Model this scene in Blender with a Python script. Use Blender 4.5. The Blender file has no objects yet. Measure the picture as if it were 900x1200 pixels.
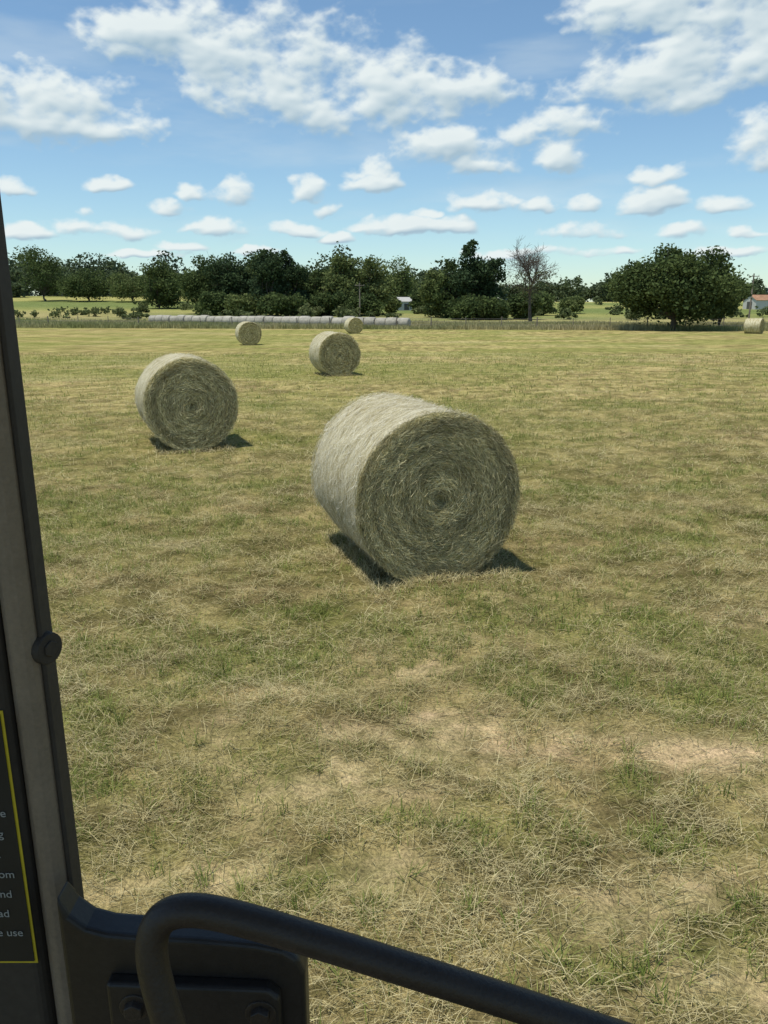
import bpy, bmesh, math, random
import numpy as np
from mathutils import Vector, Matrix
random.seed(7)
rng = np.random.default_rng(11)
scene = bpy.context.scene
scene.view_settings.view_transform = 'Standard'
scene.view_settings.look = 'None'
scene.view_settings.exposure = 0
COL = scene.collection
CAM_H = 2.3

# ------------------------------------------------------------ helpers
def hsh(ix, iy, s):
    n = (ix*374761393 + iy*668265263 + s*144269504) & 0xffffffff
    n = ((n ^ (n >> 13))*1274126177) & 0xffffffff
    n = n ^ (n >> 16)
    return (n & 0xffffff)/float(0xffffff)
def vnoise(x, y, s=0):
    xi = np.floor(x).astype(np.int64); yi = np.floor(y).astype(np.int64)
    fx = x-xi; fy = y-yi
    fx = fx*fx*(3-2*fx); fy = fy*fy*(3-2*fy)
    a = hsh(xi, yi, s); b = hsh(xi+1, yi, s); c = hsh(xi, yi+1, s); d = hsh(xi+1, yi+1, s)
    return (a*(1-fx)+b*fx)*(1-fy)+(c*(1-fx)+d*fx)*fy
def fbm(x, y, s=0, o=4, g=0.5):
    v = 0; a = 0.5; t = 0
    for i in range(o):
        v = v+a*vnoise(x*2**i+i*17.3, y*2**i+i*9.1, s+i); t += a; a *= g
    return v/t
def sstep(a, b, x):
    t = np.clip((x-a)/(b-a), 0, 1); return t*t*(3-2*t)

def np_mesh(name, verts, faces, k, cols=None, mats=(), matidx=None, smooth=False, alpha=None):
    """verts (n,3); faces flat int array of polygons with k verts each"""
    me = bpy.data.meshes.new(name)
    nf = len(faces)//k
    me.vertices.add(len(verts)); me.vertices.foreach_set('co', np.asarray(verts, np.float32).ravel())
    me.loops.add(nf*k); me.loops.foreach_set('vertex_index', np.asarray(faces, np.int32))
    me.polygons.add(nf); me.polygons.foreach_set('loop_start', np.arange(0, nf*k, k, dtype=np.int32))
    for m in mats: me.materials.append(m)
    if matidx is not None: me.polygons.foreach_set('material_index', np.asarray(matidx, np.int32))
    if smooth: me.polygons.foreach_set('use_smooth', np.ones(nf, bool))
    me.update(calc_edges=True)
    if cols is not None:
        at = me.color_attributes.new('Col', 'FLOAT_COLOR', 'POINT')
        c = np.ones((len(verts), 4), np.float32); c[:, :3] = cols
        if alpha is not None: c[:, 3] = alpha
        at.data.foreach_set('color', c.ravel())
    me.validate()
    ob = bpy.data.objects.new(name, me); COL.objects.link(ob)
    return ob

class NT:
    def __init__(s, nt): s.nt = nt; s.n = nt.nodes; s.l = nt.links
    def new(s, t, **kw):
        n = s.n.new(t)
        for k, v in kw.items(): setattr(n, k, v)
        return n
    def put(s, sock, v):
        if v is None: return
        if isinstance(v, bpy.types.NodeSocket): s.l.new(v, sock)
        else: sock.default_value = v
    def math(s, op, a, b=None, c=None, clamp=False):
        n = s.new('ShaderNodeMath', operation=op); n.use_clamp = clamp
        for i, v in enumerate((a, b, c)): s.put(n.inputs[i], v)
        return n.outputs[0]
    def vm(s, op, a, b=None, out=0):
        n = s.new('ShaderNodeVectorMath', operation=op)
        s.put(n.inputs[0], a); s.put(n.inputs[1], b)
        return n.outputs[out]
    def noise(s, vec, scale, detail=4, rough=0.55, out='Fac'):
        n = s.new('ShaderNodeTexNoise'); s.put(n.inputs['Vector'], vec)
        n.inputs['Scale'].default_value = scale; n.inputs['Detail'].default_value = detail
        n.inputs['Roughness'].default_value = rough
        return n.outputs[out]
    def ramp(s, fac, stops):
        n = s.new('ShaderNodeValToRGB'); s.put(n.inputs[0], fac)
        e = n.color_ramp.elements
        while len(e) < len(stops): e.new(0.5)
        for i, (p, c) in enumerate(stops):
            e[i].position = p; e[i].color = (*c, 1)
        return n.outputs[0]
    def mix(s, fac, a, b, mode='MIX'):
        n = s.new('ShaderNodeMix', data_type='RGBA', blend_type=mode)
        s.put(n.inputs[0], fac)
        s.put(n.inputs[6], a if isinstance(a, bpy.types.NodeSocket) else (*a, 1))
        s.put(n.inputs[7], b if isinstance(b, bpy.types.NodeSocket) else (*b, 1))
        return n.outputs[2]
    def comb(s, x, y, z):
        n = s.new('ShaderNodeCombineXYZ')
        for i, v in enumerate((x, y, z)): s.put(n.inputs[i], v)
        return n.outputs[0]
    def sep(s, v):
        n = s.new('ShaderNodeSeparateXYZ'); s.put(n.inputs[0], v); return n.outputs

def new_mat(name):
    m = bpy.data.materials.new(name); m.use_nodes = True
    t = NT(m.node_tree); b = m.node_tree.nodes['Principled BSDF']
    return m, t, b
def plain(name, col, rough=0.6, var=0.25, scale=30, bump=0.0, spec=0.3, metal=0.0):
    m, t, b = new_mat(name)
    tc = t.new('ShaderNodeTexCoord').outputs['Object']
    f = t.noise(tc, scale, 5, 0.6)
    f2 = t.noise(tc, scale*0.12, 3, 0.5)
    g = t.math('ADD', t.math('MULTIPLY', f, 0.6), t.math('MULTIPLY', f2, 0.4))
    c = t.ramp(g, [(0.3, tuple(x*(1-var) for x in col)), (0.7, tuple(min(1, x*(1+var)) for x in col))])
    t.put(b.inputs['Base Color'], c)
    b.inputs['Roughness'].default_value = rough
    b.inputs['Specular IOR Level'].default_value = spec
    b.inputs['Metallic'].default_value = metal
    if bump:
        n = t.new('ShaderNodeBump'); n.inputs['Strength'].default_value = bump; n.inputs['Distance'].default_value = 0.002
        t.put(n.inputs['Height'], f); t.put(b.inputs['Normal'], n.outputs[0])
    return m
def attr_mat(name, transl=0.0):
    m = bpy.data.materials.new(name); m.use_nodes = True; t = NT(m.node_tree)
    t.n.remove(t.n['Principled BSDF'])
    a = t.new('ShaderNodeAttribute'); a.attribute_name = 'Col'
    b = t.new('ShaderNodeBsdfDiffuse'); t.put(b.inputs[0], a.outputs['Color'])
    out = b.outputs[0]
    if transl:
        tr = t.new('ShaderNodeBsdfTranslucent'); t.put(tr.inputs[0], a.outputs['Color'])
        mx = t.new('ShaderNodeMixShader'); mx.inputs[0].default_value = transl
        t.l.new(b.outputs[0], mx.inputs[1]); t.l.new(tr.outputs[0], mx.inputs[2]); out = mx.outputs[0]
    t.l.new(out, t.n['Material Output'].inputs[0])
    return m

M_GRASS = attr_mat('grass_blades', 0.25)
M_LEAF = attr_mat('foliage', 0.25)
M_STRAW = attr_mat('straw', 0.0)
M_BARK = plain('bark', (0.10, 0.085, 0.07), 0.9, 0.4, 3)

# ------------------------------------------------------------ terrain
def gheight(x, y):
    lf = 0.72+0.28*sstep(40, -60, x)
    h = 7.6*sstep(108, 350, y)*lf + 6*sstep(350, 1800, y)
    h = h + 0.5*(fbm(x*0.012+5, y*0.012, 91, 2)-0.5)*sstep(95, 200, y)
    near = sstep(40, 10, np.hypot(x, y))
    h = h + ((fbm(x*2.2, y*2.2, 3, 3)-0.5)*0.10+(fbm(x*8, y*8, 8, 2)-0.5)*0.040)*near
    return h
def gh(x, y): return float(gheight(np.array([float(x)]), np.array([float(y)]))[0])
BARE = [(0.45, 3.75, 0.62, 0.24), (0.17, 4.65, 0.38, 0.20), (1.78, 3.72, 0.46, 0.20), (0.9, 2.62, 0.36, 0.20),
        (-0.15, 3.35, 0.42, 0.17), (-0.7, 2.75, 0.35, 0.14), (1.3, 2.2, 0.45, 0.18), (0.1, 2.75, 0.3, 0.12), (2.3, 3.2, .4, .2)]
GREEN = [(1.76, 5.3, 1.0, 0.5), (2.3, 4.3, 0.7, 0.4), (-0.7, 4.9, 0.8, 0.5), (1.0, 6.0, 1.2, 0.4), (2.6, 7.5, 1.3, 0.6),
         (-0.6, 3.4, 0.4, 0.25), (0.3, 3.15, 0.4, 0.18), (1.6, 2.9, 0.5, 0.25),
         (0.4, 5.2, 0.7, 0.3), (1.2, 4.4, 0.5, 0.25), (0.55, 2.3, 0.3, 0.15)]
def fields(x, y):
    w1 = (fbm(x*1.7, y*1.7, 41, 3)-0.5)*0.8; w2 = (fbm(x*1.7, y*1.7, 51, 3)-0.5)*0.6
    bare = np.zeros_like(x)
    for (cx, cy, a, b) in BARE:
        d = ((x+w1-cx)/a)**2+((y+w2-cy)/b)**2
        bare = np.maximum(bare, np.exp(-d*0.9))
    n = fbm(x*1.3+3, y*1.3, 61, 5)
    bare = np.clip(bare*1.2 + sstep(0.58, 0.72, n)*0.6*sstep(9, 3, y), 0, 1)
    bare = bare*sstep(0.32, 0.60, fbm(x*6, y*6, 66, 5, 0.65)+bare*0.10)
    g = fbm(x*0.55, y*0.8, 71, 4)*0.35+fbm(x*2.4, y*3.0, 75, 5, 0.62)*0.65
    green = sstep(0.49, 0.66, g)*0.72
    for (cx, cy, a, b) in GREEN:
        d = ((x+w1-cx)/a)**2+((y+w2-cy)/b)**2
        green = np.maximum(green, 0.85*np.exp(-d)*sstep(0.36, 0.62, fbm(x*4, y*4, 77, 4)))
    green = green*(1-0.75*bare)
    yr = y+0.06*x+0.5*(fbm(x*0.15, y*0.15, 83, 2)-0.5)
    rake = fbm(x*0.16, yr*0.6, 85, 5)
    wind = 0.9*np.exp(-((yr-7.35+0.5*(fbm(x*0.9, y*0.0+3, 87, 3)-0.5))/0.13)**2)*sstep(0.3, -1.0, x)
    wind = np.maximum(wind, 0.6*np.exp(-((yr-9.2+0.4*(fbm(x*0.8, y*0.0+3, 88, 3)-0.5))/0.12)**2)*sstep(0.5, 2.0, x))
    wind = wind*sstep(0.3, 0.5, fbm(x*3, y*3, 89, 3))
    wind = np.maximum(wind, 0.45*sstep(0.60, 0.74, rake)*sstep(8, 14, y))
    return bare, green, wind, rake
STRAWC = np.array([0.405, 0.340, 0.155]); SOIL = np.array([0.43, 0.345, 0.195]); GREENC = np.array([0.175, 0.205, 0.058])
PALE = np.array([0.57, 0.50, 0.29]); DARK = np.array([0.15, 0.12, 0.055])
def edge_y(x): return 93-0.16*x
def gcolor(x, y):
    bare, green, wind, rake = fields(x, y)
    far = sstep(6, 24, y)
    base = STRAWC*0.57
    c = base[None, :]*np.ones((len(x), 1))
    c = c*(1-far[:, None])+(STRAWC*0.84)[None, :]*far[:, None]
    d = sstep(0.25, 0.75, fbm(x*3.5, y*3.5, 95, 5, 0.6))
    c = c*(0.57+0.82*d)[:, None]
    c = c*(1-green[:, None]*0.60)+GREENC*(green*0.60)[:, None]
    gfar = sstep(0.42, 0.64, fbm(x*0.12, y*0.22, 99, 6, 0.6))*0.50*far
    c = c*(1-gfar[:, None])+GREENC*1.15*gfar[:, None]
    c = c*(1-bare[:, None])+SOIL*bare[:, None]*(0.75+0.5*fbm(x*9, y*9, 5, 3))[:, None]
    c = c*(1-wind[:, None]*0.5)+PALE*0.85*(wind*0.5)[:, None]
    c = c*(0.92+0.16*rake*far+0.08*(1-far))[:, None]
    e = edge_y(x)
    k = sstep(-1.0, 1.0, y-e)
    n = fbm(x*0.03, y*0.05, 111, 4); n2 = fbm(x*0.01, y*0.03, 117, 3)
    n = sstep(0.3, 0.7, n)
    mead = np.array([0.31, 0.28, 0.135])*(1-n[:, None])+np.array([0.18, 0.205, 0.085])*n[:, None]
    c = c*(1-k[:, None])+mead*k[:, None]
    k2 = sstep(165, 185, y+x*0.15)
    n2 = sstep(0.35, 0.65, n2)
    crop = np.array([0.16, 0.195, 0.075])*n2[:, None]+np.array([0.32, 0.305, 0.12])*(1-n2[:, None])
    c = c*(1-k2[:, None])+crop*k2[:, None]
    k3 = sstep(330, 420, y)
    c = c*(1-k3[:, None])+np.array([0.09, 0.12, 0.06])*k3[:, None]
    return c

NX, NY = 560, 640
s = np.linspace(-1, 1, NX); kx = math.asinh(1500/3.0); gx = 3*np.sinh(kx*s)
s0 = -math.asinh(40/3.0); s1 = math.asinh(2600/3.0); gy = 3*np.sinh(np.linspace(s0, s1, NY))+2.5
X, Y = np.meshgrid(gx, gy); X = X.ravel(); Y = Y.ravel()
Z = gheight(X, Y)
idx = np.arange(NX*NY).reshape(NY, NX)
F = np.stack([idx[:-1, :-1], idx[:-1, 1:], idx[1:, 1:], idx[1:, :-1]], -1).reshape(-1)
mg, t, b = new_mat('hay_field_ground')
a = t.new('ShaderNodeAttribute'); a.attribute_name = 'Col'
pos = t.new('ShaderNodeNewGeometry').outputs['Position']
f1 = t.noise(pos, 60, 3, 0.7); f2 = t.noise(pos, 7, 5, 0.65)
st = t.vm('MULTIPLY', pos, (0.55, 1.4, 1)); f3 = t.noise(st, 1.1, 7, 0.75)
st2 = t.vm('MULTIPLY', pos, (0.16, 0.40, 1)); f4 = t.noise(st2, 1.0, 6, 0.75)
m1 = t.ramp(f1, [(0.3, (0.50, 0.50, 0.50)), (0.7, (1.5, 1.46, 1.4))])
m2 = t.ramp(f2, [(0.3, (0.62, 0.66, 0.56)), (0.7, (1.38, 1.34, 1.36))])
m3 = t.ramp(f3, [(0.3, (0.66, 0.74, 0.58)), (0.7, (1.34, 1.26, 1.36))])
m4 = t.ramp(f4, [(0.32, (0.84, 0.90, 0.78)), (0.68, (1.16, 1.10, 1.20))])
c = t.mix(1, a.outputs['Color'], m1, 'MULTIPLY'); c = t.mix(1, c, m2, 'MULTIPLY'); c = t.mix(1, c, m3, 'MULTIPLY'); c = t.mix(1, c, m4, 'MULTIPLY')
t.put(b.inputs['Base Color'], c); b.inputs['Roughness'].default_value = 0.95; b.inputs['Specular IOR Level'].default_value = 0.0
bp = t.new('ShaderNodeBump'); bp.inputs['Strength'].default_value = 0.8; bp.inputs['Distance'].default_value = 0.04
t.put(bp.inputs['Height'], t.math('ADD', f1, f2)); t.put(b.inputs['Normal'], bp.outputs[0])
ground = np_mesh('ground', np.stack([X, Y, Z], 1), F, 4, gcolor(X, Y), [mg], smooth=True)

# ------------------------------------------------------------ blades
def strips(P, D, U, L, W, bend):
    n = len(P)
    S = U*(W[:, None]*0.5)
    mid = P+D*(L[:, None]*0.5); mid[:, 2] += bend*0.6
    tip = P+D*L[:, None]; tip[:, 2] -= bend*0.5
    V = np.stack([P-S, P+S, mid-S*0.9, mid+S*0.9, tip-S*0.25, tip+S*0.25], 1).reshape(-1, 3)
    o = (np.arange(n)*6)[:, None]
    Fq = (o+np.array([[0, 1, 3, 2, 2, 3, 5, 4]])).reshape(-1)
    return V, Fq
VV = []; FF = []; CC = []; off = 0
def scatter(y0, y1, dens, wmul, lmul):
    global off
    ys0 = np.linspace(y0, y1, 200); wid = 1.2*ys0+1.2
    area = float(((wid[1:]+wid[:-1])/2*np.diff(ys0)).sum())
    n = int(area*dens)
    cdf = np.cumsum(wid); cdf = cdf/cdf[-1]
    y = np.interp(rng.random(n), cdf, ys0)
    x = (rng.random(n)-0.5)*(1.2*y+1.2)
    bare, green, wind, rake = fields(x, y)
    clump = fbm(x*6, y*6, 131, 3); clump = sstep(0.30, 0.70, clump)
    keep = rng.random(n) < np.clip((1-0.90*bare)*(0.16+1.0*clump+0.25*green)+wind*0.5, 0.05, 1)
    x, y, bare, green, wind, clump = [q[keep] for q in (x, y, bare, green, wind, clump)]
    n = len(x)
    isg = rng.random(n) < (0.07+0.66*green)*(1-0.6*wind)
    az = rng.random(n)*2*math.pi
    az = np.where(isg, az, np.where(rng.random(n) < 0.35, (rng.random(n)-0.5)*1.2+math.pi*(rng.random(n) < 0.5), az))
    el = np.where(isg, 0.4+rng.random(n)*0.95, rng.random(n)**2*0.85)
    L = np.where(isg, 0.03+0.065*rng.random(n), 0.03+0.11*rng.random(n)**1.8)*lmul
    W = np.where(isg, 0.0020+0.0026*rng.random(n), 0.0010+0.0016*rng.random(n))*wmul
    D = np.stack([np.cos(az)*np.cos(el), np.sin(az)*np.cos(el), np.sin(el)], 1)
    U = np.stack([-np.sin(az), np.cos(az), 0.6*(rng.random(n)-0.5)], 1)
    z = gheight(x, y)+np.where(isg, 0.0, rng.random(n)*(0.006+0.05*clump+0.04*wind))
    P = np.stack([x, y, z], 1)
    V, Fq = strips(P, D, U, L, W, np.where(isg, 0.2, 0.08)*L)
    tone = fbm(x*1.6, y*1.6, 141, 4)[:, None]
    r = np.clip(rng.random((n, 1))*0.7+(tone-0.35)*1.0, 0, 1); r2 = rng.random((n, 1))
    sc = STRAWC*1.0*(1-r)+PALE*1.12*r; sc = np.where(r2 < 0.28, DARK*1.3, sc)
    gc = np.array([0.13, 0.18, 0.038])*(1-r)+np.array([0.30, 0.31, 0.10])*r
    C = np.where(isg[:, None], gc, sc)*(0.8+0.4*rng.random((n, 1)))
    VV.append(V); FF.append(Fq+off); CC.append(np.repeat(C, 6, 0)); off += len(V)
scatter(1.6, 5, 7500, 1.0, 1.0)
scatter(5, 10, 3600, 1.35, 1.0)
scatter(10, 20, 850, 2.3, 1.15)
scatter(20, 42, 150, 4.4, 1.5)
# taller regrowth tufts in the green patches
n = 6000; ty = 1.9+10*rng.random(n)**1.5; tx = (rng.random(n)-0.5)*(1.2*ty+1)
b_, g_, _, _ = fields(tx, ty); k = rng.random(n) < np.clip(g_*g_*0.5*(1-b_)+0.03, 0, 1); tx = tx[k]; ty = ty[k]; nt_ = len(tx)
per = 20; x = np.repeat(tx, per)+rng.normal(0, 0.022, nt_*per); y = np.repeat(ty, per)+rng.normal(0, 0.022, nt_*per); n = len(x)
az = rng.random(n)*6.283; el = 0.55+0.9*rng.random(n); hs = np.repeat(0.6+0.7*rng.random(nt_), per)
D = np.stack([np.cos(az)*np.cos(el), np.sin(az)*np.cos(el), np.sin(el)], 1); U = np.stack([-np.sin(az), np.cos(az), 0*az], 1)
V, Fq = strips(np.stack([x, y, gheight(x, y)-0.003], 1), D, U, (0.05+0.07*rng.random(n))*hs, 0.0022+0.0026*rng.random(n), 0.014*hs)
r = np.repeat(rng.random((nt_, 1)), per, 0)*0.6+0.4*rng.random((n, 1)); C = np.array([0.115, 0.17, 0.034])*(1-r)+np.array([0.27, 0.30, 0.09])*r
VV.append(V); FF.append(Fq+off); CC.append(np.repeat(C, 6, 0)); off += len(V)
grass = np_mesh('mown_grass', np.concatenate(VV), np.concatenate(FF), 4, np.concatenate(CC), [M_GRASS])

def tall_grass(name, n, x0, x1, dy0, dy1, hmin, hmax, w):
    x = x0+(x1-x0)*rng.random(n); y = edge_y(x)+dy0+(dy1-dy0)*rng.random(n)**1.4
    k = rng.random(n) < 0.25+1.1*fbm(x*0.25, y*0.25, 7, 3)
    x = x[k]; y = y[k]; n = len(x)
    az = rng.random(n)*6.283; el = 1.0+0.5*rng.random(n)
    L = (hmin+(hmax-hmin)*rng.random(n))*(0.5+fbm(x*0.2, y*0.2, 9, 3))
    D = np.stack([np.cos(az)*np.cos(el), np.sin(az)*np.cos(el), np.sin(el)], 1)
    U = np.stack([np.ones(n), 0.3*(rng.random(n)-0.5), np.zeros(n)], 1)
    V, Fq = strips(np.stack([x, y, gheight(x, y)-0.02], 1), D, U, L, w*(0.6+0.8*rng.random(n)), 0.1*L)
    m = fbm(x*0.08, y*0.1, 13, 3)[:, None]; m = np.clip((m-0.3)*2.5, 0, 1)
    C = (np.array([0.40, 0.35, 0.19])*(1-m)+np.array([0.23, 0.25, 0.10])*m)*(0.75+0.5*rng.random((n, 1)))
    return np_mesh(name, V, Fq, 4, np.repeat(C, 6, 0), [M_GRASS])
tall_grass('tall_grass', 85000, -80, 80, -0.5, 34, 0.30, 0.72, 0.07)

# ------------------------------------------------------------ hay bales
def polar_nodes(t):
    tc = t.new('ShaderNodeTexCoord').outputs['Object']
    x, y, z = t.sep(tc)
    r = t.math('SQRT', t.math('ADD', t.math('MULTIPLY', x, x), t.math('MULTIPLY', z, z)))
    rr = t.math('MAXIMUM', r, 0.001)
    cx = t.math('DIVIDE', x, rr); cz = t.math('DIVIDE', z, rr)
    ang = t.math('ARCTAN2', z, x)
    return tc, x, y, z, r, cx, cz, ang
m_face, t, b = new_mat('hay_bale_end')
tc, x, y, z, r, cx, cz, ang = polar_nodes(t)
wob = t.math('MULTIPLY', t.math('SUBTRACT', t.noise(tc, 3.0, 3), 0.5), 0.10)
sp = t.math('ADD', t.math('ADD', r, wob), t.math('MULTIPLY', ang, 0.0125))
v1 = t.comb(t.math('MULTIPLY', sp, 85), t.math('MULTIPLY', cx, 7), t.math('MULTIPLY', cz, 7))
v2 = t.comb(t.math('MULTIPLY', sp, 22), t.math('MULTIPLY', cx, 1.5), t.math('MULTIPLY', cz, 1.5))
n1 = t.noise(v1, 1, 5, 0.7); n2 = t.noise(v2, 1, 3, 0.6); n3 = t.noise(tc, 90, 4, 0.7)
g = t.math('ADD', t.math('ADD', t.math('MULTIPLY', n1, 0.45), t.math('MULTIPLY', n2, 0.33)), t.math('MULTIPLY', n3, 0.22))
c = t.ramp(g, [(0.34, (0.09, 0.07, 0.028)), (0.46, (0.26, 0.215, 0.09)), (0.56, (0.44, 0.375, 0.175)), (0.68, (0.60, 0.53, 0.29))])
t.put(b.inputs['Base Color'], c); b.inputs['Roughness'].default_value = 0.9; b.inputs['Specular IOR Level'].default_value = 0.05
bp = t.new('ShaderNodeBump'); bp.inputs['Strength'].default_value = 0.9; bp.inputs['Distance'].default_value = 0.03
t.put(bp.inputs['Height'], g); t.put(b.inputs['Normal'], bp.outputs[0])

m_side, t, b = new_mat('hay_bale_net_wrap')
tc, x, y, z, r, cx, cz, ang = polar_nodes(t)
v1 = t.comb(t.math('MULTIPLY', y, 80), t.math('MULTIPLY', cx, 7), t.math('MULTIPLY', cz, 7))
v2 = t.comb(t.math('MULTIPLY', y, 11), t.math('MULTIPLY', cx, 1.6), t.math('MULTIPLY', cz, 1.6))
n1 = t.noise(v1, 1, 5, 0.65); n2 = t.noise(v2, 1, 4, 0.6); n3 = t.noise(tc, 80, 4, 0.75)
g = t.math('ADD', t.math('ADD', t.math('MULTIPLY', n1, 0.36), t.math('MULTIPLY', n2, 0.30)), t.math('MULTIPLY', n3, 0.34))
c = t.ramp(g, [(0.38, (0.17, 0.135, 0.055)), (0.46, (0.37, 0.315, 0.16)), (0.54, (0.57, 0.52, 0.35)), (0.64, (0.77, 0.745, 0.62))])
t.put(b.inputs['Base Color'], c); b.inputs['Roughness'].default_value = 0.6; b.inputs['Specular IOR Level'].default_value = 0.2
bp = t.new('ShaderNodeBump'); bp.inputs['Strength'].default_value = 0.9; bp.inputs['Distance'].default_value = 0.02
t.put(bp.inputs['Height'], g); t.put(b.inputs['Normal'], bp.outputs[0])

def bale(name, loc, yaw, R, Ln, nf, ns, sw, seed, nseg=128):
    rg = np.random.default_rng(seed)
    prof = []
    h = Ln/2
    for q in np.linspace(0, 0.955, 16): prof.append((-h+0.012*q**2, q*R))
    prof += [(-h+0.018, 0.975*R), (-h+0.04, 0.99*R), (-h+0.075, 0.998*R)]
    for q in np.linspace(-h+0.14, h-0.14, 22): prof.append((q, R))
    prof += [(h-0.075, 0.998*R), (h-0.04, 0.99*R), (h-0.018, 0.975*R)]
    for q in np.linspace(0.955, 0, 10): prof.append((h-0.012*q**2, q*R))
    prof = np.array(prof); m = len(prof)
    th = np.linspace(0, 2*math.pi, nseg, endpoint=False)
    T, I = np.meshgrid(th, np.arange(m)); py = prof[I, 0]; pr = prof[I, 1]
    def lumpf(a_, y_): return 1+0.040*(fbm(np.cos(a_)*1.9+seed+20, np.sin(a_)*1.9+y_*0.9+20, seed, 4)-0.5)*2
    lump = lumpf(T, py)
    rid = 0.010*(fbm(py*12+40, np.cos(T)*0.8+np.sin(T)*0.5+9, seed+5, 3)-0.5)*2
    rr = pr*lump+rid*(pr > R*0.9)
    ring = np.where((pr < R*0.96), (fbm(pr*16+7, np.cos(T)*1.2+np.sin(T)*1.7+11, seed+7, 3)-0.5)*0.05, 0)
    ring = ring - np.where(pr < 0.055, 0.05, 0)
    xx = np.cos(T)*rr; zz = np.sin(T)*rr; yy = py+ring*np.sign(py)
    flat = -R*0.975
    zz = np.where(zz < flat, flat+(zz-flat)*0.25, zz)
    V = np.stack([xx, yy, zz], -1).reshape(-1, 3)
    id_ = np.arange(m*nseg).reshape(m, nseg); nx_ = np.roll(id_, -1, 1)
    Fq = np.stack([id_[:-1], nx_[:-1], nx_[1:], id_[1:]], -1).reshape(-1, 4)
    mi = np.repeat(np.where((prof[:-1, 1] < R*0.965) | (prof[1:, 1] < R*0.965), 0, 1), nseg)
    parts_v = [V]; parts_f = [Fq.reshape(-1)]; cols = [np.ones((len(V), 3))*0.3]; mats = [mi]
    o = len(V)
    if nf:
        r_ = R*1.0*np.sqrt(rg.random(nf)); a_ = rg.random(nf)*6.283
        front = rg.random(nf) < 0.88
        dep = 0.002+0.026*rg.random(nf)
        P = np.stack([np.cos(a_)*r_, -h-dep+0.045*np.exp(-(r_/0.05)**2), np.sin(a_)*r_], 1)
        swirl = (fbm(r_*9+5, np.cos(a_)*2+np.sin(a_)*1.3+9, seed+3, 3)-0.5)*1.8
        d = a_+math.pi/2+swirl+rg.normal(0, 0.48, nf)+math.pi*(rg.random(nf) < 0.5)
        dy = rg.normal(-0.10, 0.20, nf)
        D = np.stack([np.cos(d), dy, np.sin(d)], 1); U = np.stack([-np.sin(d), 0.4*rg.normal(0, 1, nf), np.cos(d)], 1)
        L = (0.025+0.12*rg.random(nf)**1.6)
        L = np.minimum(L, 0.07+(R*1.0-r_)*0.9+0.04*rg.random(nf))
        P = P-D*L[:, None]*0.5
        W = sw*(0.4+0.8*rg.random(nf))
        vs, fs = strips(P, D, U, L, W, 0*L)
        vs = vs.reshape(-1, 6, 3); vs[~front, :, 1] *= -1; vs = vs.reshape(-1, 3)
        q = rg.random((nf, 1)); pat = fbm(r_*15+5, a_*0.0+3+np.cos(a_)*1.5, seed+9, 3)[:, None]
        C = (np.array([0.42, 0.35, 0.15])*(1-q)+np.array([0.84, 0.75, 0.45])*q)*(0.36+1.2*pat)
        C = np.where(rg.random((nf, 1)) < 0.28, C*0.32, C)
        C = np.where(rg.random((nf, 1)) < 0.05, np.array([0.26, 0.26, 0.09]), C)
        parts_v.append(vs); parts_f.append(fs+o); cols.append(np.repeat(C, 6, 0)); mats.append(np.full(len(fs)//4, 2)); o += len(vs)
    if ns:
        a_ = rg.random(ns)*6.283; y_ = (rg.random(ns)-0.5)*Ln*0.99
        RR = R*lumpf(a_, y_)+0.006
        P = np.stack([np.cos(a_)*RR, y_, np.sin(a_)*RR], 1)
        tdir = np.stack([-np.sin(a_), rg.normal(0, 0.40, ns), np.cos(a_)], 1)*np.where(rg.random(ns) < 0.5, 1, -1)[:, None]
        rad = np.stack([np.cos(a_), 0*a_, np.sin(a_)], 1)
        U = np.cross(rad, tdir)
        L = 0.03+0.07*rg.random(ns); W = sw*(0.4+0.6*rg.random(ns))
        D = tdir
        S = U*(W[:, None]*0.5)
        fl = (rg.random(ns)**3*0.022)[:, None]
        b0 = P-D*L[:, None]*0.5; b1 = P+rad*0.004; b2 = P+D*L[:, None]*0.5+rad*fl*1.5
        vs = np.stack([b0-S, b0+S, b1-S, b1+S, b2-S, b2+S], 1).reshape(-1, 3)
        fs = ((np.arange(ns)*6)[:, None]+np.array([[0, 1, 3, 2, 2, 3, 5, 4]])).reshape(-1)
        q = rg.random((ns, 1))
        C = np.array([0.27, 0.215, 0.09])*(1-q)+np.array([0.84, 0.81, 0.68])*q
        parts_v.append(vs); parts_f.append(fs+o); cols.append(np.repeat(C, 6, 0)); mats.append(np.full(len(fs)//4, 2)); o += len(vs)
    ob = np_mesh(name, np.concatenate(parts_v), np.concatenate(parts_f), 4, np.concatenate(cols), [m_face, m_side, M_STRAW], np.concatenate(mats), smooth=True)
    ax = Vector((-math.sin(yaw), math.cos(yaw), 0))
    p = Vector(loc)+ax*h
    ob.location = (p.x, p.y, gh(p.x, p.y)+R*0.955)
    ob.rotation_euler = (0, 0, yaw)
    return ob
YW = math.radians(19)
bale('hay_bale', (0.48, 6.37, 0), YW, 0.755, 1.52, 46000, 22000, 0.0024, 1)
bale('hay_bale', (-3.18, 12.75, 0), YW+0.05, 0.77, 1.50, 18000, 8000, 0.0040, 2)
bale('hay_bale', (-1.56, 27.6, 0), YW, 0.77, 1.5, 6000, 2500, 0.0075, 3)
bale('hay_bale', (-8.75, 51.5, 0), YW, 0.77, 1.5, 2500, 800, 0.012, 4, 64)
bale('hay_bale', (-2.7, 76, 0), YW, 0.77, 1.5, 900, 0, 0.018, 5, 64)
bale('hay_bale', (36.4, 76, 0), YW+0.5, 0.74, 1.5, 900, 0, 0.018, 6, 64)

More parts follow.
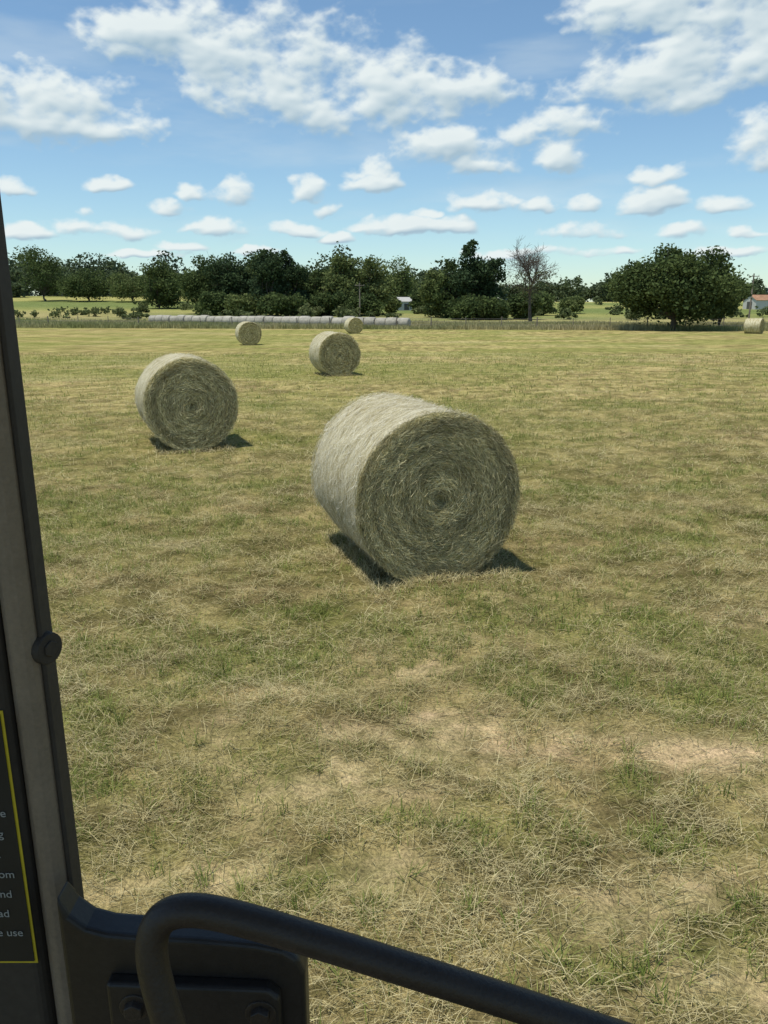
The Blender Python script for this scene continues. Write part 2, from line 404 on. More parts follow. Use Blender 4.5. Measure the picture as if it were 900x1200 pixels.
def fringe(cx, cy, yaw, R, Ln, n, w):
    u = (rng.random(n)-0.5)*1.3; v = rng.random(n)*(Ln+0.35)-0.2
    px = cx+math.cos(yaw)*u-math.sin(yaw)*v; py = cy+math.sin(yaw)*u+math.cos(yaw)*v
    az = rng.random(n)*6.283; el = rng.random(n)*0.9
    D = np.stack([np.cos(az)*np.cos(el), np.sin(az)*np.cos(el), np.sin(el)], 1)
    U = np.stack([-np.sin(az), np.cos(az), 0*az], 1); L = 0.03+0.10*rng.random(n)
    V, Fq = strips(np.stack([px, py, gheight(px, py)+0.005+0.03*rng.random(n)], 1), D, U, L, w*(0.6+0.8*rng.random(n)), 0.1*L)
    q = rng.random((n, 1)); C = (STRAWC*(1-q)+PALE*1.1*q)*(0.6+0.5*rng.random((n, 1)))
    return V, Fq, np.repeat(C, 6, 0)
o = 0; A = []; B_ = []; C_ = []
for (cx, cy, n, w) in ((0.47, 6.4, 9000, 0.0028), (-3.18, 12.75, 5000, 0.004), (-1.56, 27.6, 1500, 0.007)):
    V, Fq, C = fringe(cx, cy, YW, 0.75, 1.5, n, w); A.append(V); B_.append(Fq+o); C_.append(C); o += len(V)
np_mesh('loose_straw', np.concatenate(A), np.concatenate(B_), 4, np.concatenate(C_), [M_STRAW])

m_row = plain('stored_bale_wrap', (0.36, 0.335, 0.275), 0.7, 0.4, 3)
def bale_row(p0, p1, name):
    d = Vector((p1[0]-p0[0], p1[1]-p0[1], 0)); L = d.length; d.normalize()
    nrm = Vector((-d.y, d.x, 0)); bm = bmesh.new(); pos = 0
    while pos < L:
        ln = 1.45+random.uniform(-0.05, 0.05); R = 0.70+random.uniform(-0.06, 0.04)
        c0 = Vector((*p0, 0))+d*pos+nrm*random.uniform(-0.08, 0.08)
        rings = []
        for q, rf in ((0, 0.0), (0.0, 0.9), (0.07, 1), (ln*0.5, 1.02), (ln-0.07, 1), (ln, 0.9), (ln, 0.0)):
            c = c0+d*q; z0 = gh(c.x, c.y)+R*0.93; ring = []
            for k in range(20):
                a_ = k/20*6.2832; ring.append(bm.verts.new(c+nrm*math.cos(a_)*R*max(rf, 0.01)+Vector((0, 0, z0+math.sin(a_)*R*max(rf, 0.01)))))
            rings.append(ring)
        for r0, r1 in zip(rings[:-1], rings[1:]):
            for k in range(20): bm.faces.new((r0[k], r0[(k+1) % 20], r1[(k+1) % 20], r1[k]))
        pos += ln+0.08
    me = bpy.data.meshes.new(name); bm.normal_update(); bm.to_mesh(me); bm.free(); me.materials.append(m_row)
    me.shade_smooth()
    ob = bpy.data.objects.new(name, me); COL.objects.link(ob); return ob
bale_row((-36.5, 124), (-10.5, 109), 'hay_bale_row')
bale_row((-10.8, 104), (2.8, 98), 'hay_bale_row')

# ------------------------------------------------------------ trees
def limb_mesh(segs, nside=7):
    V = []; Fq = []; o = 0
    for p0, p1, r0, r1 in segs:
        p0 = np.array(p0, float); p1 = np.array(p1, float); d = p1-p0; L = np.linalg.norm(d)
        if L < 1e-4: continue
        d /= L; u = np.cross(d, [0.3, 0.9, 0.2]); u /= np.linalg.norm(u); w = np.cross(d, u)
        a_ = np.linspace(0, 2*math.pi, nside, endpoint=False)
        c = np.cos(a_)[:, None]*u+np.sin(a_)[:, None]*w
        V.append(np.concatenate([p0+c*r0, p1+c*r1]))
        i = np.arange(nside); j = (i+1) % nside
        Fq.append((np.stack([i, j, j+nside, i+nside], 1)+o).reshape(-1)); o += 2*nside
    return np.concatenate(V), np.concatenate(Fq)
def leaf_quads(P, size, rg):
    n = len(P); a1 = rg.normal(size=(n, 3)); a1[:, 2] *= 0.7; a1 /= np.linalg.norm(a1, axis=1)[:, None]
    a2 = np.cross(a1, rg.normal(size=(n, 3))); a2 /= np.linalg.norm(a2, axis=1)[:, None]
    s_ = (size*(0.5+rg.random(n)))[:, None]
    V = np.stack([P-a1*s_*0.6, P-a2*s_*0.35, P+a1*s_*0.6, P+a2*s_*0.35], 1).reshape(-1, 3)
    return V, np.arange(n*4)
def crown_points(cx, cy, cz, rx, ry, rz, nlobe, nleaf, lobe, rg, cone=0.0):
    lobes = []
    for i in range(nlobe):
        d = rg.normal(size=3); d /= np.linalg.norm(d); d *= rg.random()**0.33
        k = 1-cone*max(0, (d[2]+0.2))
        lr = lobe*(0.6+0.75*rg.random())*(1-0.35*max(0, d[2])*(1+cone))
        lobes.append((cx+d[0]*(rx-lr*0.6)*k, cy+d[1]*(ry-lr*0.6)*k, cz+d[2]*(rz-lr*0.5), lr, rg.random()))
    P = []; S = []
    w = np.array([l[3]**2 for l in lobes]); w /= w.sum(); cnt = rg.multinomial(nleaf, w)
    for l, c in zip(lobes, cnt):
        d = rg.normal(size=(c, 3)); d /= np.linalg.norm(d, axis=1)[:, None]
        q = (0.35+0.65*rg.random(c)**0.5)*(1+0.18*rg.normal(size=c))
        d = d*q[:, None]*l[3]*np.array([1.1, 1.1, 0.85]); P.append(np.array(l[:3])+d)
        S.append(np.full(c, l[4]))
    return np.concatenate(P), np.concatenate(S), lobes
def tree(name, x, y, H, Wd, nleaf, leaf, lobe, nlobe, ca, cb, seed, trunk_h=0.18, cone=0.0, tr=0.03):
    rg = np.random.default_rng(seed); gz = gh(x, y)-0.1
    c0 = H*trunk_h; rz = (H-c0)/2; cz = gz+c0+rz
    P, S, lobes = crown_points(x, y, cz, Wd/2, Wd/2*0.9, rz, nlobe, nleaf, lobe, rg, cone)
    kk = P[:, 2] > gz+0.1; P = P[kk]; S = S[kk]
    lv, lf = leaf_quads(P, leaf, rg)
    f = (S[:, None]*0.6+rg.random((len(P), 1))*0.4)
    C = np.array(ca)*(1-f)+np.array(cb)*f
    top = np.array([x+rg.normal()*0.02*H, y, gz+c0+rz*0.7]); mid = np.array([x+rg.normal()*0.02*H, y, gz+c0])
    segs = [((x, y, gz), (x, y, gz+c0*0.25), H*tr*1.5, H*tr), ((x, y, gz+c0*0.25), mid, H*tr, H*tr*0.85), (mid, top, H*tr*0.8, H*tr*0.4)]
    for l in lobes[:26]:
        c = np.array(l[:3]); k = rg.random()*0.9; st = mid*(1-k)+top*k
        m = (st+c)/2+rg.normal(size=3)*0.04*H
        segs += [(st, m, H*tr*0.4, H*tr*0.22), (m, c, H*tr*0.22, H*tr*0.07)]
        for j in range(3):
            e = c+rg.normal(size=3)*l[3]*0.55; segs.append((c*0.7+m*0.3, e, H*tr*0.08, 0.015))
    tv, tf = limb_mesh(segs)
    V = np.concatenate([tv, lv]); Fq = np.concatenate([tf, lf+len(tv)])
    mi = np.concatenate([np.zeros(len(tf)//4), np.ones(len(lf)//4)])
    cc = np.concatenate([np.ones((len(tv), 3))*0.1, np.repeat(C, 4, 0)])
    return np_mesh(name, V, Fq, 4, cc, [M_BARK, M_LEAF], mi)
DG = (0.052, 0.078, 0.032); MG = (0.12, 0.155, 0.055); YG = (0.175, 0.205, 0.08); CG = (0.062, 0.094, 0.050)
tree('oak_tree', 32.3, 88, 9.3, 13.4, 40000, 0.29, 1.9, 72, DG, MG, 21, 0.10, 0.10, tr=0.042)
tree('oak_tree', 40.6, 96, 6.8, 6.6, 11000, 0.32, 1.3, 22, DG, MG, 22, 0.06, 0.1, tr=0.03)
mids = [
 (-104.0, 245, 16.0, 18, 0.1, DG, MG, 2.8), (-89, 240, 10, 16, 0.1, DG, MG, 2.6), (-75, 238, 9.5, 15, 0.1, MG, YG, 2.4), (-64, 232, 10, 14, 0.1, DG, MG, 2.2),
 (-56.5, 200, 12.5, 12, 0.2, DG, MG, 2.0), (-48, 215, 11.5, 14, 0.1, MG, YG, 2.3),
 (-38.5, 175, 12.6, 12, 0.1, DG, MG, 2.1), (-33.0, 172, 14.6, 11, 0.15, DG, CG, 2.0), (-28.6, 178, 13.4, 11, 0.1, DG, MG, 2.1),
 (-23.6, 165, 15.6, 9, 0.35, DG, CG, 1.7), (-20.0, 166, 13.2, 9, 0.3, DG, CG, 1.7), (-16.6, 172, 10.2, 9, 0.1, DG, MG, 1.7),
 (-8.6, 170, 12.6, 11, 0.1, MG, YG, 2.0), (-3.2, 172, 13.6, 10.5, 0.1, MG, YG, 2.0), (4.0, 226, 14.5, 13, 0.1, MG, YG, 2.4), (-13.3, 176, 10.5, 9, 0.1, DG, MG, 1.8),
 (10.4, 160, 9.8, 6.4, 0.2, MG, YG, 1.5), (13.4, 156, 12.0, 7.5, 0.3, DG, MG, 1.7), (16.6, 152, 15.0, 8.5, 0.5, DG, CG, 1.7), (20.4, 154, 13.0, 9, 0.4, DG, CG, 1.7),
 (32.5, 175, 6, 9, 0.1, DG, MG, 1.6), (44.0, 185, 4, 7, 0.1, MG, YG, 1.2), (26.5, 150, 5.5, 6.5, 0.1, DG, MG, 1.3),
 (-36, 168, 5, 10, 0.0, DG, MG, 1.6), (-28, 166, 5, 11, 0.0, MG, YG, 1.6), (-20, 160, 5, 10, 0.0, DG, MG, 1.6), (-11, 166, 5, 10, 0.0, DG, MG, 1.6), (-4.5, 165, 4.5, 9, 0.0, DG, MG, 1.5), (18, 148, 4.5, 12, 0.0, DG, MG, 1.5),
 (1.7, 180, 3.8, 4.0, 0.0, MG, YG, 1.0), (8.2, 190, 5.0, 4.0, 0.1, DG, MG, 1.2),
]
for i, (x_, y_, H_, W_, cn, ca, cb, lb) in enumerate(mids):
    tree('tree', x_, y_, H_, W_, 7000, 0.46, lb, 26, ca, cb, 100+i, 0.0 if i % 3 else 0.05, cn, tr=0.02)

def bare_tree(name, x, y, H, seed):
    rg = np.random.default_rng(seed); segs = []; tips = []
    def grow(p, d, L, r, lvl):
        n = 3; q = p
        for i in range(n):
            d2 = d+rg.normal(size=3)*0.13; d2[2] += 0.05; d2 /= np.linalg.norm(d2)
            q2 = q+d2*L/n; segs.append((q, q2, r*(1-i*0.2), r*(1-(i+1)*0.2))); q = q2; d = d2
            if lvl < 4 and (i > 0 or lvl > 0):
                for k in range(2 if lvl > 0 else 3):
                    s_ = rg.normal(size=3); s_ -= d*np.dot(s_, d); s_ /= np.linalg.norm(s_)
                    nd = d*0.75+s_*0.7; nd /= np.linalg.norm(nd)
                    grow(q, nd, L*(0.52+0.16*rg.random()), max(r*0.45, 0.022), lvl+1)
        tips.append(q)
    gz = gh(x, y)
    grow(np.array([x, y, gz-0.1]), np.array([0.0, 0, 1]), H*0.62, 0.30, 0)
    segs.append(((x, y, gz-0.2), (x, y, gz+0.8), 0.42, 0.3))
    tv, tf = limb_mesh(segs, 4)
    T = np.array(tips); T = T[T[:, 2] < gz+H*0.75]
    P = np.repeat(T[rg.random(len(T)) < 0.5], 4, 0); P = P+rg.normal(size=P.shape)*0.3
    lv, lf = leaf_quads(P, 0.24, rg)
    C = np.array([0.12, 0.13, 0.06])*(0.7+0.6*rg.random((len(P), 1)))
    return np_mesh(name, np.concatenate([tv, lv]), np.concatenate([tf, lf+len(tv)]), 4,
        np.concatenate([np.ones((len(tv), 3))*0.1, np.repeat(C, 4, 0)]), [plain('dead_wood', (0.10, 0.083, 0.07), 0.9, 0.3, 2), M_LEAF],
        np.concatenate([np.zeros(len(tf)//4), np.ones(len(lf)//4)]))
bare_tree('dead_tree', 24.0, 130, 10.4, 5)

def treeline(name, items, nleaf, leaf, seed, ca, cb):
    rg = np.random.default_rng(seed); Vs = []; Cs = []
    for (x, y, H, W) in items:
        gz = gh(x, y)
        P, S, _ = crown_points(x, y, gz+H*0.48, W/2, W/2, H*0.54, 10, nleaf, H*0.28, rg, 0.1)
        P = P[P[:, 2] > gz]; lv, lf = leaf_quads(P, leaf, rg)
        tone = rg.random()
        f = tone*0.55+0.45*rg.random((len(P), 1)); C = np.array(ca)*(1-f)+np.array(cb)*f
        Vs.append(lv); Cs.append(np.repeat(C, 4, 0))
    V = np.concatenate(Vs)
    return np_mesh(name, V, np.arange(len(V)), 4, np.concatenate(Cs), [M_LEAF])
items = []
r2 = np.random.default_rng(77)
for x in np.arange(-215, -45, 5.0): items.append((x+r2.normal()*2, 330+r2.normal()*10, 15.5+r2.normal()*3.2, 14+r2.random()*5))
for x in np.arange(-190, -50, 6): items.append((x+r2.normal()*2, 296+r2.normal()*6, 9+r2.normal()*2.2, 12+r2.random()*4))
for x in np.arange(-60, 30, 5.5): items.append((x+r2.normal()*2, 320+r2.normal()*10, 15+r2.normal()*2.8, 13+r2.random()*4))
for x in np.arange(30, 270, 6): items.append((x+r2.normal()*2, 360+r2.normal()*14, 9.5+r2.normal()*2.2, 14+r2.random()*4))
treeline('distant_treeline', items, 1100, 1.05, 31, (0.055, 0.078, 0.048), (0.115, 0.145, 0.07))
items = []
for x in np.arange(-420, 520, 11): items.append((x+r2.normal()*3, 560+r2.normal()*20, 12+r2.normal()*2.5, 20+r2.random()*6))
treeline('distant_treeline', items, 500, 1.9, 32, (0.085, 0.115, 0.105), (0.115, 0.145, 0.125))  # aerial haze painted into the leaf colour as a bluer green
items = []
for k in range(130):
    x = r2.uniform(-75, 90); y = r2.uniform(140, 195) if r2.random() < 0.7 else r2.uniform(200, 290)
    if 458 < 450+931*x/y < 488 and y < 215: continue
    items.append((x, y, r2.uniform(0.8, 2.8), r2.uniform(2, 7)))
treeline('hedgerow_scrub', items, 330, 0.42, 33, (0.08, 0.11, 0.045), (0.18, 0.20, 0.09))

# ------------------------------------------------------------ fence, poles, buildings
def add_box(bm, c, sx, sy, sz, rot=0, mat=0):
    m = Matrix.Translation(c) @ Matrix.Rotation(rot, 4, 'Z') @ Matrix.Diagonal((sx, sy, sz, 1))
    r = bmesh.ops.create_cube(bm, size=1, matrix=m)
    for f in {f for v in r['verts'] for f in v.link_faces}: f.material_index = mat
def add_cyl(bm, p0, p1, r0, r1, seg=8, mat=0):
    p0 = Vector(p0); p1 = Vector(p1); d = p1-p0
    m = Matrix.Translation((p0+p1)/2) @ d.to_track_quat('Z', 'Y').to_matrix().to_4x4()
    r = bmesh.ops.create_cone(bm, segments=seg, radius1=r0, radius2=r1, depth=d.length, cap_ends=True, matrix=m)
    for f in {f for v in r['verts'] for f in v.link_faces}: f.material_index = mat
def finish(bm, name, mats, parent=None, bevel=0, smooth=False):
    me = bpy.data.meshes.new(name); bm.to_mesh(me); bm.free()
    for m in mats: me.materials.append(m)
    if smooth: me.shade_smooth()
    ob = bpy.data.objects.new(name, me); COL.objects.link(ob)
    if parent: ob.parent = parent
    if bevel:
        md = ob.modifiers.new('b', 'BEVEL'); md.width = bevel; md.segments = 4; md.limit_method = 'ANGLE'
    return ob
def empty(name, loc=(0, 0, 0)):
    e = bpy.data.objects.new(name, None); e.location = loc; COL.objects.link(e); return e
m_post = plain('weathered_wood', (0.20, 0.17, 0.14), 0.9, 0.35, 6)
m_wire = plain('fence_wire', (0.22, 0.21, 0.2), 0.6, 0.1, 6)
bm = bmesh.new(); prev = None
for i, x in enumerate(np.arange(-95, 100, 4.2)):
    y = edge_y(x)+5; g0 = gh(x, y); h = 1.35+random.uniform(-0.08, 0.12)
    lx = random.uniform(-0.06, 0.06)
    add_cyl(bm, (x, y, g0-0.1), (x+lx, y, g0+h), 0.08 if i % 3 == 0 else 0.05, 0.07 if i % 3 == 0 else 0.045, 6)
    if prev:
        for hh in (0.45, 0.8, 1.15): add_cyl(bm, (prev[0], prev[1], prev[2]+hh), (x, y, g0+hh), 0.009, 0.009, 4, 1)
    prev = (x, y, g0)
finish(bm, 'wire_fence', [m_post, m_wire])
def pole(x, y, H):
    bm = bmesh.new(); g0 = gh(x, y)
    add_cyl(bm, (x, y, g0-0.2), (x, y, g0+H), 0.16, 0.11, 10)
    add_box(bm, (x, y-0.13, g0+H-0.5), 1.9, 0.1, 0.12)
    for q in (-0.85, -0.3, 0.85): add_cyl(bm, (x+q, y-0.13, g0+H-0.44), (x+q, y-0.13, g0+H-0.24), 0.05, 0.035, 8)
    finish(bm, 'utility_pole', [m_post])
pole(66.8, 145, 8.2); pole(-4.8, 158, 6.6)
m_wall = plain('barn_white_metal', (0.50, 0.49, 0.46), 0.6, 0.08, 1); m_roof = plain('barn_roof_metal', (0.43, 0.42, 0.39), 0.9, 0.1, 1, 0, 0.0)
m_darkop = plain('dark_opening', (0.09, 0.09, 0.08), 0.8, 0.2, 1); m_rust = plain('rusty_roof', (0.33, 0.19, 0.12), 0.9, 0.3, 1, 0, 0.0)
def barn(name, x, y, w, d, h, rh, wall, roof, rot=0):
    e = empty(name, (x, y, gh(x, y)-0.1)); e.rotation_euler[2] = rot
    bm = bmesh.new()
    pts = [(-w/2, 0), (w/2, 0), (w/2, h), (0, h+rh), (-w/2, h)]
    v0 = [bm.verts.new((p[0], -d/2, p[1])) for p in pts]; v1 = [bm.verts.new((p[0], d/2, p[1])) for p in pts]
    bm.faces.new(v0[::-1]); bm.faces.new(v1)
    for i in (0, 1, 4): bm.faces.new((v0[i], v0[(i+1) % 5], v1[(i+1) % 5], v1[i]))
    finish(bm, 'walls', [wall], e)
    bm = bmesh.new()
    for sgn in (-1, 1):
        L = math.hypot(w/2+0.3, rh); a_ = math.atan2(rh, w/2)
        m = Matrix.Translation((sgn*(w/4+0.1), 0, h+rh/2+0.03)) @ Matrix.Rotation(sgn*a_, 4, 'Y') @ Matrix.Diagonal((L, d+0.5, 0.06, 1))
        bmesh.ops.create_cube(bm, size=1, matrix=m)
    finish(bm, 'roof', [roof], e)
    bm = bmesh.new(); add_box(bm, (0, -d/2-0.02, h*0.42), w*0.38, 0.06, h*0.84)
    add_box(bm, (w/2+0.02, 0, h*0.42), 0.06, d*0.2, h*0.7)
    add_box(bm, (w/2+0.02, d*0.32, h*0.6), 0.06, 1.0, 0.8)
    finish(bm, 'doors', [m_darkop], e)
    return e
barn('metal_barn', 5.2, 202, 4.2, 6.4, 2.2, 1.0, m_wall, m_roof, math.radians(-76))
barn('farm_shed', 103, 215, 5, 10, 2.4, 1.3, m_wall, m_rust, math.radians(-75))

# ------------------------------------------------------------ tractor cab (camera stands inside it)
cab = empty('tractor_cab')
m_pil = plain('cab_trim_plastic', (0.22, 0.175, 0.13), 0.5, 0.18, 220, 0.35, 0.35)
m_rub = plain('cab_rubber_seal', (0.050, 0.042, 0.035), 0.7, 0.2, 120, 0.2)
m_blk = plain('cab_black_metal', (0.026, 0.021, 0.017), 0.45, 0.25, 150, 0.2, 0.4)
m_tube = plain('grab_handle_paint', (0.036, 0.026, 0.019), 0.48, 0.25, 260, 0.4, 0.4)
m_out = plain('cab_paint', (0.05, 0.16, 0.05), 0.4, 0.08, 5)
def bx(name, x0, x1, y0, y1, z0, z1, mat, bev=0.006):
    bm = bmesh.new(); add_box(bm, ((x0+x1)/2, (y0+y1)/2, (z0+z1)/2), x1-x0, y1-y0, z1-z0)
    return finish(bm, name, [mat], cab, bev, False)
bx('front_pillar', -0.3265, -0.2985, 0.602, 0.640, 1.15, 2.978, m_pil, 0.013)
bx('pillar_seal', -0.2990, -0.2945, 0.612, 0.634, 1.15, 2.978, m_rub, 0.002)
bx('pillar_inner_trim', -0.46, -0.3255, 0.598, 0.632, 1.15, 2.978, m_rub, 0.01)
bx('roof', -0.75, 0.95, -1.1, 0.78, 2.98, 3.12, m_pil, 0.03)
bx('right_pillar', 0.84, 0.92, 0.60, 0.70, 1.162, 2.978, m_pil, 0.012)
bx('rear_pillar_a', -0.715, -0.62, -1.045, -0.95, 0.812, 2.978, m_pil, 0.012)
bx('rear_pillar_b', 0.82, 0.915, -1.045, -0.95, 0.812, 2.978, m_pil, 0.012)
bx('lower_front_panel', -0.72, 0.92, 0.645, 0.70, 0.75, 1.16, m_out, 0.02)
bx('floor', -0.72, 0.92, -1.05, 0.643, 0.75, 0.81, m_blk, 0.01)
bm = bmesh.new(); add_cyl(bm, (-0.2990, 0.6200, 2.014), (-0.2905, 0.6165, 2.014), 0.0150, 0.0138, 24)
add_cyl(bm, (-0.2905, 0.6165, 2.014), (-0.2890, 0.6159, 2.014), 0.008, 0.0075, 6)
finish(bm, 'pillar_bolt', [m_rub], cab, 0.001)
m_yel = plain('label_yellow', (0.55, 0.43, 0.03), 0.5, 0.15, 80); m_lb = plain('label_black', (0.02, 0.02, 0.02), 0.5, 0.1, 80)
m_wh = plain('label_white', (0.33, 0.34, 0.33), 0.5, 0.1, 80)
bx('label_border', -0.440, -0.3290, 0.5965, 0.5972, 1.699, 1.965, m_yel, 0)
bx('label_face', -0.4370, -0.3315, 0.5955, 0.5962, 1.7018, 1.962, m_lb, 0)
lines = ['CAUTION', 'Keep all shields', 'in place. Stop the', 'engine and remove', 'key before leaving', 'the operator seat.', 'Avoid injury from', 'moving parts and', 'hot surfaces. Read', 'manual before use']
for i, s_ in enumerate(lines):
    cu = bpy.data.curves.new('label_text', 'FONT'); cu.body = s_; cu.size = 0.0115 if i else 0.02; cu.extrude = 0.0001
    cu.align_x = 'RIGHT'; cu.materials.append(m_wh if i else m_yel)
    ob = bpy.data.objects.new('label_text', cu); COL.objects.link(ob); ob.parent = cab
    ob.location = (-0.338-0.005*(i % 3), 0.5948, 1.925-0.0215*i); ob.rotation_euler = (math.pi/2, 0, 0)
pts = [(-0.150, 0.470, 1.66), (-0.160, 0.474, 1.73), (-0.178, 0.486, 1.787), (-0.184, 0.494, 1.822), (-0.174, 0.499, 1.845), (-0.148, 0.5006, 1.8485),
       (-0.107, 0.4985, 1.839), (-0.033, 0.493, 1.817), (0.073, 0.484, 1.785), (0.167, 0.477, 1.755), (0.235, 0.471, 1.732), (0.27, 0.47, 1.705), (0.28, 0.48, 1.66), (0.28, 0.52, 1.58)]
cu = bpy.data.curves.new('grab_handle', 'CURVE'); cu.dimensions = '3D'; sp = cu.splines.new('NURBS'); sp.points.add(len(pts)-1)
for p, q in zip(sp.points, pts): p.co = (*q, 1)
sp.order_u = 4; sp.use_endpoint_u = True; cu.resolution_u = 12; cu.bevel_depth = 0.0125; cu.bevel_resolution = 8; cu.use_fill_caps = True
cu.materials.append(m_tube)
ob = bpy.data.objects.new('grab_handle', cu); COL.objects.link(ob); ob.parent = cab
def plate(name, outline, y0, y1, mat, bev):
    bm = bmesh.new(); v = [bm.verts.new((p[0], y0, p[1])) for p in outline]; f = bm.faces.new(v)
    r = bmesh.ops.extrude_face_region(bm, geom=[f])
    for e in r['geom']:
        if isinstance(e, bmesh.types.BMVert): e.co.y = y1
    bmesh.ops.recalc_face_normals(bm, faces=bm.faces)
    return finish(bm, name, [mat], cab, bev)
plate('handle_bracket', [(-0.292, 1.795), (-0.282, 1.775), (-0.268, 1.762), (-0.25, 1.756), (-0.22, 1.753), (-0.17, 1.750), (-0.115, 1.744), (-0.092, 1.738), (-0.078, 1.728), (-0.072, 1.712), (-0.072, 1.50), (-0.292, 1.50)], 0.570, 0.60, m_blk, 0.006)
plate('handle_bracket_cover', [(-0.25, 1.715), (-0.105, 1.708), (-0.094, 1.698), (-0.094, 1.52), (-0.25, 1.52)], 0.557, 0.5715, m_blk, 0.004)
bm = bmesh.new()
for (bx_, bz_) in ((-0.112, 1.683), (-0.225, 1.69)):
    add_cyl(bm, (bx_, 0.5595, bz_), (bx_, 0.549, bz_), 0.010, 0.009, 6)
    add_cyl(bm, (bx_, 0.5595, bz_), (bx_, 0.5555, bz_), 0.014, 0.014, 24)
finish(bm, 'bracket_bolts', [m_tube], cab, 0.001)

# ------------------------------------------------------------ sky and sun
SUN_EL = 74; sd = Vector((-0.86*math.cos(math.radians(SUN_EL)), -0.51*math.cos(math.radians(SUN_EL)), math.sin(math.radians(SUN_EL)))).normalized()
world = bpy.data.worlds.new('World'); scene.world = world; world.use_nodes = True
t = NT(world.node_tree)
for n in list(t.n): t.n.remove(n)
sky = t.new('ShaderNodeTexSky', sky_type='NISHITA'); sky.sun_disc = False
sky.sun_elevation = math.radians(SUN_EL); sky.sun_rotation = math.atan2(sd.x, sd.y)
sky.air_density = 1.0; sky.dust_density = 0.3; sky.ozone_density = 1.2
bgs = t.new('ShaderNodeBackground'); bgs.inputs[1].default_value = 0.125
t.put(bgs.inputs[0], t.mix(1, sky.outputs[0], (0.90, 1.05, 1.08), 'MULTIPLY'))
wo = t.new('ShaderNodeOutputWorld'); t.l.new(bgs.outputs[0], wo.inputs[0])

# cumulus layer: a far dome section, cloud cover baked per vertex from noise, (tan bearing, tan elevation, half width, half height)
clouds = [
 (-.150, .288, .155, .050), (-.235, .302, .085, .034), (-.030, .240, .145, .050), (.050, .236, .085, .036), (-.10, .262, .14, .058),
 (-.395, .222, .100, .052), (-.455, .235, .12, .056), (-.33, .200, .07, .022),
 (.405, .290, .13, .054), (.300, .252, .12, .038), (.20, .213, .065, .018), (.335, .340, .11, .034), (.45, .33, .09, .055),
 (.080, .180, .080, .034), (.135, .168, .040, .018), (.220, .180, .036, .024), (-.022, .162, .030, .018), (-.02, .147, .034, .013),
 (.117, .126, .044, .017), (-.184, .137, .032, .016), (-.222, .137, .024, .011), (-.096, .142, .022, .016),
 (-.252, .118, .023, .011), (-.067, .120, .015, .010), (-.207, .098, .036, .014), (.042, .0965, .064, .013), (.09, .094, .03, .010),
 (.189, .122, .020, .013), (.241, .124, .024, .011), (.325, .126, .034, .016), (.323, .157, .024, .014), (.410, .124, .030, .013), (.455, .193, .036, .038),
 (.250, .094, .042, .013), (.372, .089, .032, .012), (.452, .092, .024, .009), (-.450, .145, .022, .012), (-.340, .094, .054, .012),
 (-.440, .088, .030, .010), (-.362, .113, .014, .008), (-.104, .096, .036, .010), (-.052, .085, .022, .008), (-.34, .143, .034, .008),
 (.157, .066, .06, .007), (.265, .066, .045, .008), (.43, .066, .045, .007), (-.25, .075, .03, .007), (.05, .112, .014, .008), (-.30, .066, .05, .006), (-.15, .07, .03, .006),
 (-.62, .18, .10, .03), (.66, .17, .11, .04), (-.75, .30, .15, .05), (.8, .28, .15, .06), (.60, .10, .06, .010), (-.58, .09, .05, .008),
]
ca = np.linspace(-0.80, 0.80, 1500); ce = np.linspace(0.035, 0.40, 480)
A_, E_ = np.meshgrid(ca, ce); shp = A_.shape; u = A_.ravel(); v = E_.ravel()
wu = (fbm(u*14+9, v*22+3, 201, 3)-0.5)*0.060+(fbm(u*60, v*80, 205, 3)-0.5)*0.022
wv = (fbm(u*14+39, v*22+13, 211, 3)-0.5)*0.030+(fbm(u*60+7, v*80, 215, 3)-0.5)*0.014
acc = np.full(len(u), -1.5)
for (tb, te, a_, b_) in clouds:
    az = math.atan(tb); el = te*math.cos(az)
    sc = np.clip(b_/0.02, 0.6, 1.0)
    dx = (u+wu*sc-az)/a_; dy = (v+wv*sc-el)/b_; dy = np.where(dy < 0, dy*1.5, dy)
    acc = np.maximum(acc, 1-dx*dx-dy*dy)
n1 = fbm(u*24, v*36, 221, 8, 0.58)
bl = 1-np.abs(2*fbm(u*34+5, v*48+8, 231, 5, 0.5)-1)*2.2
n3 = fbm(u*7, v*14, 241, 4)
D = np.minimum(acc, 0.75)*1.7+(n1-0.5)*3.9+(bl-0.6)*0.7+(n3-0.5)*0.8+0.18
Dg = D.reshape(shp)
def blur(a, k, ax):
    c = np.cumsum(np.pad(a, [(k, k) if i == ax else (0, 0) for i in range(2)], mode='edge'), axis=ax)
    if ax == 0: return (c[2*k:]-np.concatenate([np.zeros((1, a.shape[1])), c[:-2*k-1]]))[:a.shape[0]]/(2*k)
    return (c[:, 2*k:]-np.concatenate([np.zeros((a.shape[0], 1)), c[:, :-2*k-1]], 1))[:, :a.shape[1]]/(2*k)
Ds = blur(blur(np.clip(Dg, -0.5, 2.5), 3, 0), 5, 1); Dl = blur(blur(np.clip(Dg, -0.5, 2.5), 12, 0), 22, 1)
def shift(a, r, c): return np.roll(np.roll(a, -r, 0), -c, 1)
lit = 0.62+0.42*(Ds-shift(Ds, 5, -3))+0.46*(Dl-shift(Dl, 16, -6))+0.10*(np.clip(Dg, 0, 2)-Ds)  # sunlit tops and shaded undersides baked into the emissive cloud colour
lit = np.clip(lit, 0, 1).ravel()
lit = np.clip(lit-0.08*np.clip(Dl.ravel()-1.0, 0, 1), 0, 1)
alpha = sstep(-0.6, 1.5, D)*0.98
veil = sstep(0.46, 0.85, fbm(u*5+2, v*22, 251, 6, 0.55))*0.28
alpha = np.maximum(alpha, veil)*sstep(0.036, 0.06, v)
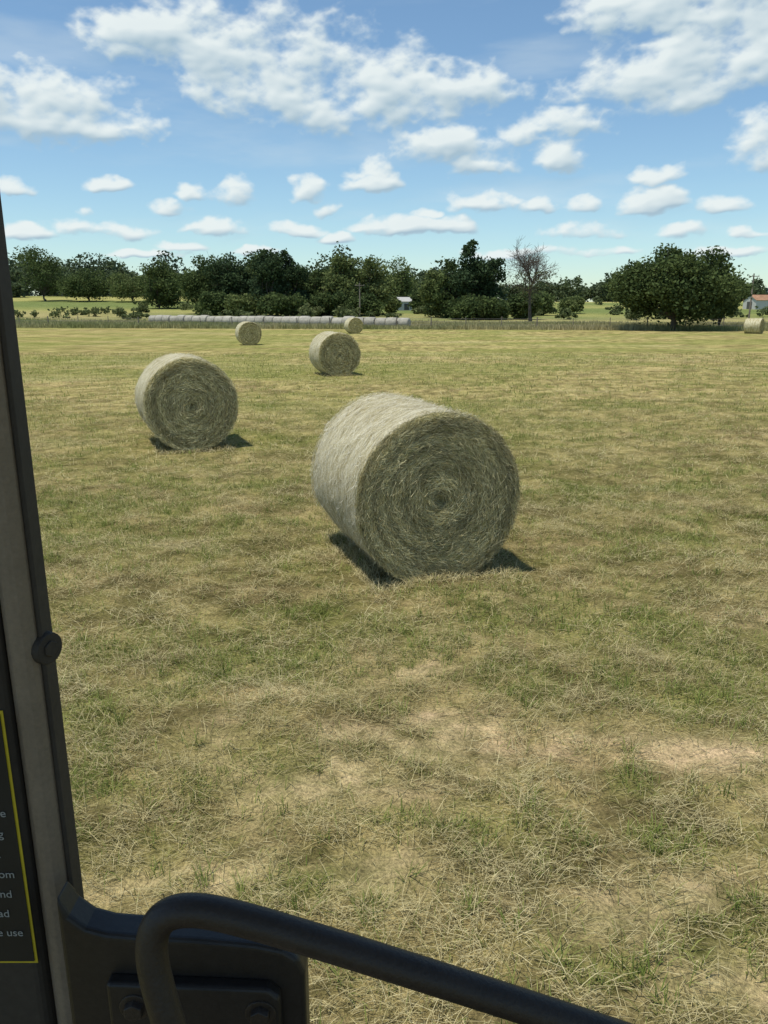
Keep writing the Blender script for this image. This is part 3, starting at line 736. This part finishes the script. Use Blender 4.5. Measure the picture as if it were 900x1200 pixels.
c0 = np.array([0.39, 0.53, 0.63]); c1 = np.array([0.60, 0.71, 0.76]); c2 = np.array([0.82, 0.89, 0.89])
L_ = lit[:, None]
cc = np.where(L_ < 0.5, c0*(1-L_*2)+c1*L_*2, c1*(2-L_*2)+c2*(L_*2-1))
RD = 3400.0
CV = np.stack([RD*np.sin(u), RD*np.cos(u), RD*v+CAM_H], 1)
idx = np.arange(len(u)).reshape(shp)
CF = np.stack([idx[:-1, :-1], idx[:-1, 1:], idx[1:, 1:], idx[1:, :-1]], -1).reshape(-1)
mc = bpy.data.materials.new('cumulus_clouds'); mc.use_nodes = True; t = NT(mc.node_tree); t.n.remove(t.n['Principled BSDF'])
a = t.new('ShaderNodeAttribute'); a.attribute_name = 'Col'
em = t.new('ShaderNodeEmission'); t.put(em.inputs[0], a.outputs['Color']); em.inputs[1].default_value = 1.0
tr = t.new('ShaderNodeBsdfTransparent'); mx = t.new('ShaderNodeMixShader'); t.put(mx.inputs[0], a.outputs['Alpha'])
t.l.new(tr.outputs[0], mx.inputs[1]); t.l.new(em.outputs[0], mx.inputs[2]); t.l.new(mx.outputs[0], t.n['Material Output'].inputs[0])
try: mc.cycles.emission_sampling = 'NONE'
except Exception as ex: print(ex)
np_mesh('sky', CV, CF, 4, cc, [mc], smooth=True, alpha=alpha)

sl = bpy.data.lights.new('sun', 'SUN'); sl.energy = 4.3; sl.angle = math.radians(0.6); sl.color = (1.0, 0.955, 0.84)
so = bpy.data.objects.new('sun', sl); COL.objects.link(so); so.rotation_euler = sd.to_track_quat('Z', 'Y').to_euler(); so.location = (0, 0, 30)

# ------------------------------------------------------------ camera
cam = bpy.data.cameras.new('camera'); cam.sensor_fit = 'VERTICAL'; cam.sensor_height = 36; cam.sensor_width = 27; cam.lens = 27
cam.clip_start = 0.05; cam.clip_end = 6000
co = bpy.data.objects.new('camera', cam); COL.objects.link(co)
co.location = (0, 0, CAM_H); co.rotation_euler = (math.radians(90-14.8), 0, 0)
scene.camera = co
